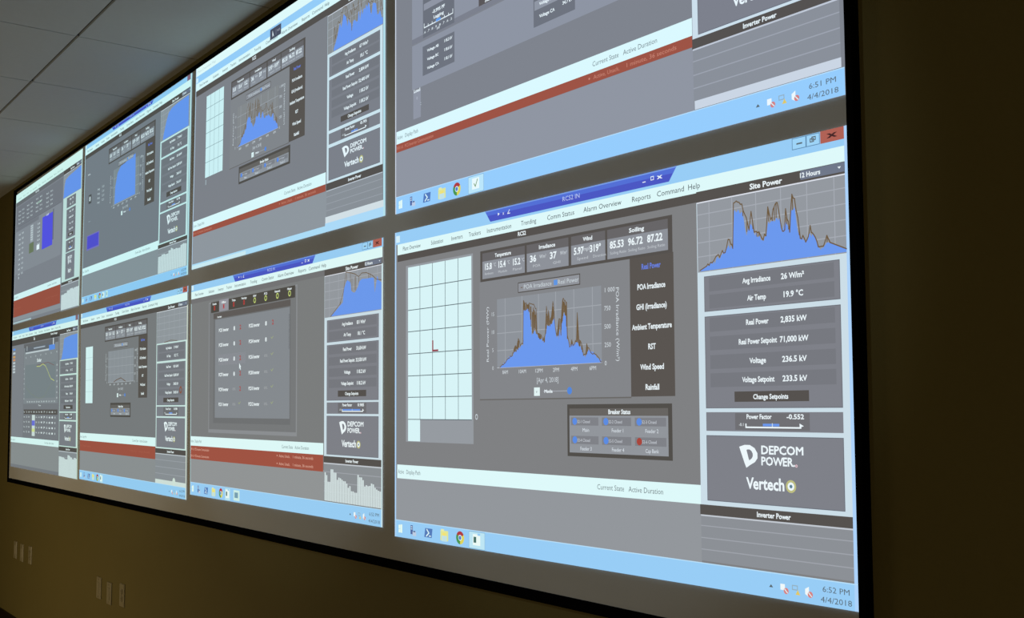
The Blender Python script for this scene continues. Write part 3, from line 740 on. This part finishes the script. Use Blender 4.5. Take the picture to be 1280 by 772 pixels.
while x < 911:
    e = interp(env, x); k = min(1, (x-540)/80)
    sp.append((x, min(414, e + random.uniform(-4, 30)*k))); sb.append((x, max(248, e - 4 - 90*k**2*random.random()**2.2))); x += random.uniform(5, 10)
sp = [(518,419)] + sp + [(911,415)]; sb = [(518,419)] + sb + [(911,413)]
trend_chart(d, f, sp, sb, grid=(136, 138, 140), dens=.35, step=3.4)
breaker(d, 480, 535, 936, 606, lambda x, y: (x + 0, y), 1, 4, False)
alarm_list(d, 690, 732, 757, 1, 6, 1210)
fy = sidebar(d, [105,134,275,288,359,370,549,560,598,610,724,732,757,850], px0=1230, px1=1568, right=1584, bg=(208, 228, 236), values=['67 W/m²','18.1 °C','2,804 kW','32,400 kW','118.2 kV','118.2 kV','0.95'])
sp = []; sb = []; x = 1262
env = [(1255,236),(1262,228),(1285,185),(1310,140),(1322,115),(1350,135),(1380,165),(1420,140),(1460,140),(1500,142),(1540,155),(1592,205)]
while x < 1590:
    e = interp(env, x); sp.append((x, e + random.uniform(-12, 40)*(1 if x > 1300 else .3))); sb.append((x, max(94, e - 3 - 70*random.random()**2))); x += random.uniform(6, 11)
site_chart(d, fy, sp, sb, x1=1584, dens=.3, gcol=(142, 145, 148))
d.pane('chart_footer', 5, d.root).rect(1210, 848, 1590, 870, (216, 224, 228)).build()
p = d.pane('taskbar', 4, d.root).rect(1208, 868, 1600, 900, (176, 218, 246)).rect(0, 878, 1230, 900, (176, 220, 244)).rect(0, 884, 560, 900, (206, 234, 240), 1).build()
edges(d, True, True, (188, 214, 236), (186, 226, 236), 0, 6, 12)

# ---- upper row, second from the left
d = Desk([(1.825,2.064),(3.631,2.067),(3.622,1.064),(1.825,1.060)], 'projected_desktop', 'upper projected desktop with a solid blue block chart and a small violet square', .97, (.94, 1.0, 1.0))
base(d, (124, 128, 136), (142, 149, 155), 738)
title_bar(d, 0, 26, x0=475, x1=1112, by=17, buttons=False)
d.pane('window_button', 3, d.root).rect(1545, 0, 1592, 24, (140, 104, 124)).build()
menu_bar(d, 24, 57, 80, 0, 1594, subx=617)
readouts(d); tag_list(d)
trend_chart(d, None, [(546,420),(549,412),(556,330),(590,262),(640,236),(700,232),(760,226),(820,218),(866,214),(870,300),(872,420)], None, base_=420, plot=(518,236,925,424), framed=False, grid=(134, 142, 148))
q = d.pane('value_block', 4, d.root)
for r in range(4):
    for c in range(2): q.text(('Avg', '7.21')[c], 270+80*c, 292+r*24 - c*2, 11, (214, 222, 228), 42)
q.text('POA', 90, 180, 9, TXT, 46); q.text('Irr', 117, 446, 7, (170, 180, 188), 40); q.build()
d.pane('value_badge', 4, d.root).rect(88, 296, 140, 346, (86, 86, 88)).text('8', 114, 320, 24, TXT, 24, 'c', 1).build()
d.pane('violet_tile', 4, d.root).rect(74, 522, 300, 606, (124, 116, 190)).rect(84, 528, 286, 598, (86, 82, 206), 1).build()
alarm_list(d, 698, 738, x0=0, x1=1222)
fy = sidebar(d, [58,84,232,240,311,320,524,532,570,578,716,722,739,857], px0=1232, px1=1562, bars=[778,778,778,772,772,772,776,776,776,764,764,756,760,766,766,764,766,768,768,758,756,754,756,758], right=1580, bg=(206, 236, 236), values=['7 W/m²','19.1 °C','0.4 kW','10,000 kW','34.6 kV','34.6 kV','0.98'])
site_chart(d, fy, [(1250,236),(1258,215),(1290,160),(1320,122),(1360,108),(1420,102),(1480,100),(1570,98),(1572,238)], None, x1=1580)
taskbar(d, 858, active=(376, 425), more=((440, 474),))
edges(d, True, True, (190, 216, 228), (196, 236, 240), 0, 8, 14)

# ---- upper row, far left
d = Desk([(.011,2.047),(1.764,2.062),(1.773,1.059),(.044,1.052)], 'projected_desktop', 'upper left projected desktop with a tall violet block and a deep red alarm band', .95, (.96, 1.0, 1.0))
base(d, (132, 134, 142), (146, 150, 156), 853)
p = d.pane('menu_bar', 2, d.root).rect(0, 0, 1600, 57, (220, 250, 244))
for x_, t, w_ in MENU: p.text(t, x_*.95+20, 38, 12, (150, 176, 170), w_)
p.text('Plant Overview Map', 300, 14, 8, (196, 220, 216), 300); p.build()
d.pane('heading_strip', 2, d.root).rect(0, 57, 1600, 84, (110, 112, 116)).text('RCS2', 585, 70, 11, TXT, 90, 'c', 1).build()
p = d.pane('meter_panel', 3, d.root).rect(20, 92, 1200, 230, (122, 124, 132))
for (cx, n, yy) in ((170, 3, 118), (400, 3, 112), (640, 3, 108), (900, 3, 118)):
    for k in range(4):
        for j in range(2): p.text(('Real', '34.6')[j], cx-52+j*96, yy+12+k*27, 10, (220, 230, 234), 62)
p.text('kW', 640, 150, 14, (190, 230, 205), 120); p.rect(80, 232, 1180, 236, (106, 108, 116), 1); p.build()
p = d.pane('meter_panel', 3, d.root).rect(20, 240, 1180, 556, (140, 143, 151)).rect(20, 240, 640, 262, (124, 126, 134), 1)
for k in range(9):
    for j in range(2): p.text(('Load', '0.31')[j], 130+90*j, 290+k*34, 12, TXT, 50)
for k in range(6): p.text('12.4', 640, 290+k*26, 10, TXT, 70)
p.rect(430, 272, 500, 384, (168, 174, 180), 1).rect(400, 390, 520, 455, (112, 124, 96), 1)
for k in range(7): p.rect(436, 276+k*15, 494, 281+k*15, (206, 214, 220), 2)
p.rect(598, 425, 668, 456, TXT, 1); o = p.build()
d.pane('violet_block', 5, o).rect(735, 265, 985, 470, (88, 86, 226)).text('Load', 860, 262, 14, (214, 216, 250), 60, 'c', 1).rect(985, 250, 1010, 440, (110, 112, 124)).build()
d.pane('map_marker', 4, d.root).disc(125, 588, 9, (200, 210, 216)).build()
alarm_list(d, 695, 736, 851, 0, 0, 1196)
fy = sidebar(d, [57,84,227,236,296,306,480,490,560,566,720,731,748,903], px0=1296, px1=1487, bars=[806,806,806,802,802,802,790,790,790,784,784,784,790,786,786,784,786,784], right=1594, bg=(200, 226, 222), dx=-13, kx=.56, values=['7 W/m²','19.1 °C','0.4 kW','10,000 kW','34.6 kV','34.6 kV','0.98'], tail=897)
site_chart(d, fy, [(1212,238),(1222,230),(1240,160),(1262,128),(1330,116),(1480,106),(1588,98),(1590,238)], None)
d.pane('taskbar', 4, d.root).rect(6, 886, 500, 897, (176, 196, 200)).build()
edges(d, True, True, (180, 186, 196), (206, 232, 214), 57, 8, 12)

# ------------------------------------------------------------------ wall plates
def plate(x, z, label, kind):
    x = 8.5925 + (x - 8.5925)*1.0086; z = .4258 + (z - .4258)*1.0086
    t = thing('wall_plate', label, 'wall plate', (x, YW, z + ZO), 'wall plates under the screen')
    w_, h = .078, .122
    boxes('cover_plate', [(-w_/2, w_/2, -.007, 0, -h/2, h/2)], M_PLATE, t, .003)
    def screw(zz):
        V, F = [], []; n = 10
        for k in range(n):
            a = 2*math.pi*k/n; V.append((.0035*math.cos(a), -.0085, zz + .0035*math.sin(a)))
        for k in range(n):
            a = 2*math.pi*k/n; V.append((.0035*math.cos(a), -.006, zz + .0035*math.sin(a)))
        F.append(tuple(range(n))); F += [(k, k+n, (k+1) % n + n, (k+1) % n) for k in range(n)]
        link_mesh('screw', V, F, [M_SCREW], None, t)
    if kind == 'duplex':
        for zz in (.0195, -.0195):
            V, F = [], []; n = 20
            for yy in (-.0105, -.006):
                for k in range(n):
                    a = 2*math.pi*k/n
                    V.append((.0165*math.cos(a), yy, zz + max(-.0135, min(.0135, .0165*math.sin(a)))))
            F.append(tuple(range(n))); F += [(k, k+n, (k+1) % n + n, (k+1) % n) for k in range(n)]
            r = link_mesh('receptacle', V, F, [M_PLATE], None, t)
            boxes('slot', [(-.0075, -.0055, -.0109, -.0103, zz-.001, zz+.0075), (.0055, .0075, -.0109, -.0103, zz-.001, zz+.0075), (-.002, .002, -.0109, -.0103, zz-.009, zz-.005)], M_SLOT, r)
        screw(0)
    elif kind == 'decora':
        boxes('insert', [(-.0165, .0165, -.0105, -.006, -.0335, .0335)], M_PLATE, t, .002); screw(.048); screw(-.048)
    else:
        boxes('insert', [(-.0165, .0165, -.0095, -.006, -.0335, .0335)], M_PLATE, t, .0015)
        boxes('jack', [(-.008, .008, -.0105, -.009, .008, .022), (-.008, .008, -.0105, -.009, -.022, -.008)], M_SLOT, t); screw(.048); screw(-.048)
plate(.316, -.590, 'beige wall plate, leftmost of the three below the far left end of the screen', 'decora')
plate(.505, -.592, 'beige wall plate, middle of the three below the far left end of the screen', 'decora')
plate(.738, -.584, 'beige outlet plate, rightmost of the three below the far left end of the screen', 'duplex')
plate(2.312, -.600, 'beige wall plate, leftmost of the three nearer the camera', 'decora')
plate(2.502, -.606, 'beige plain wall plate, middle of the three nearer the camera', 'decora')
plate(2.725, -.586, 'beige outlet plate with two sockets, rightmost of the three nearer the camera', 'duplex')
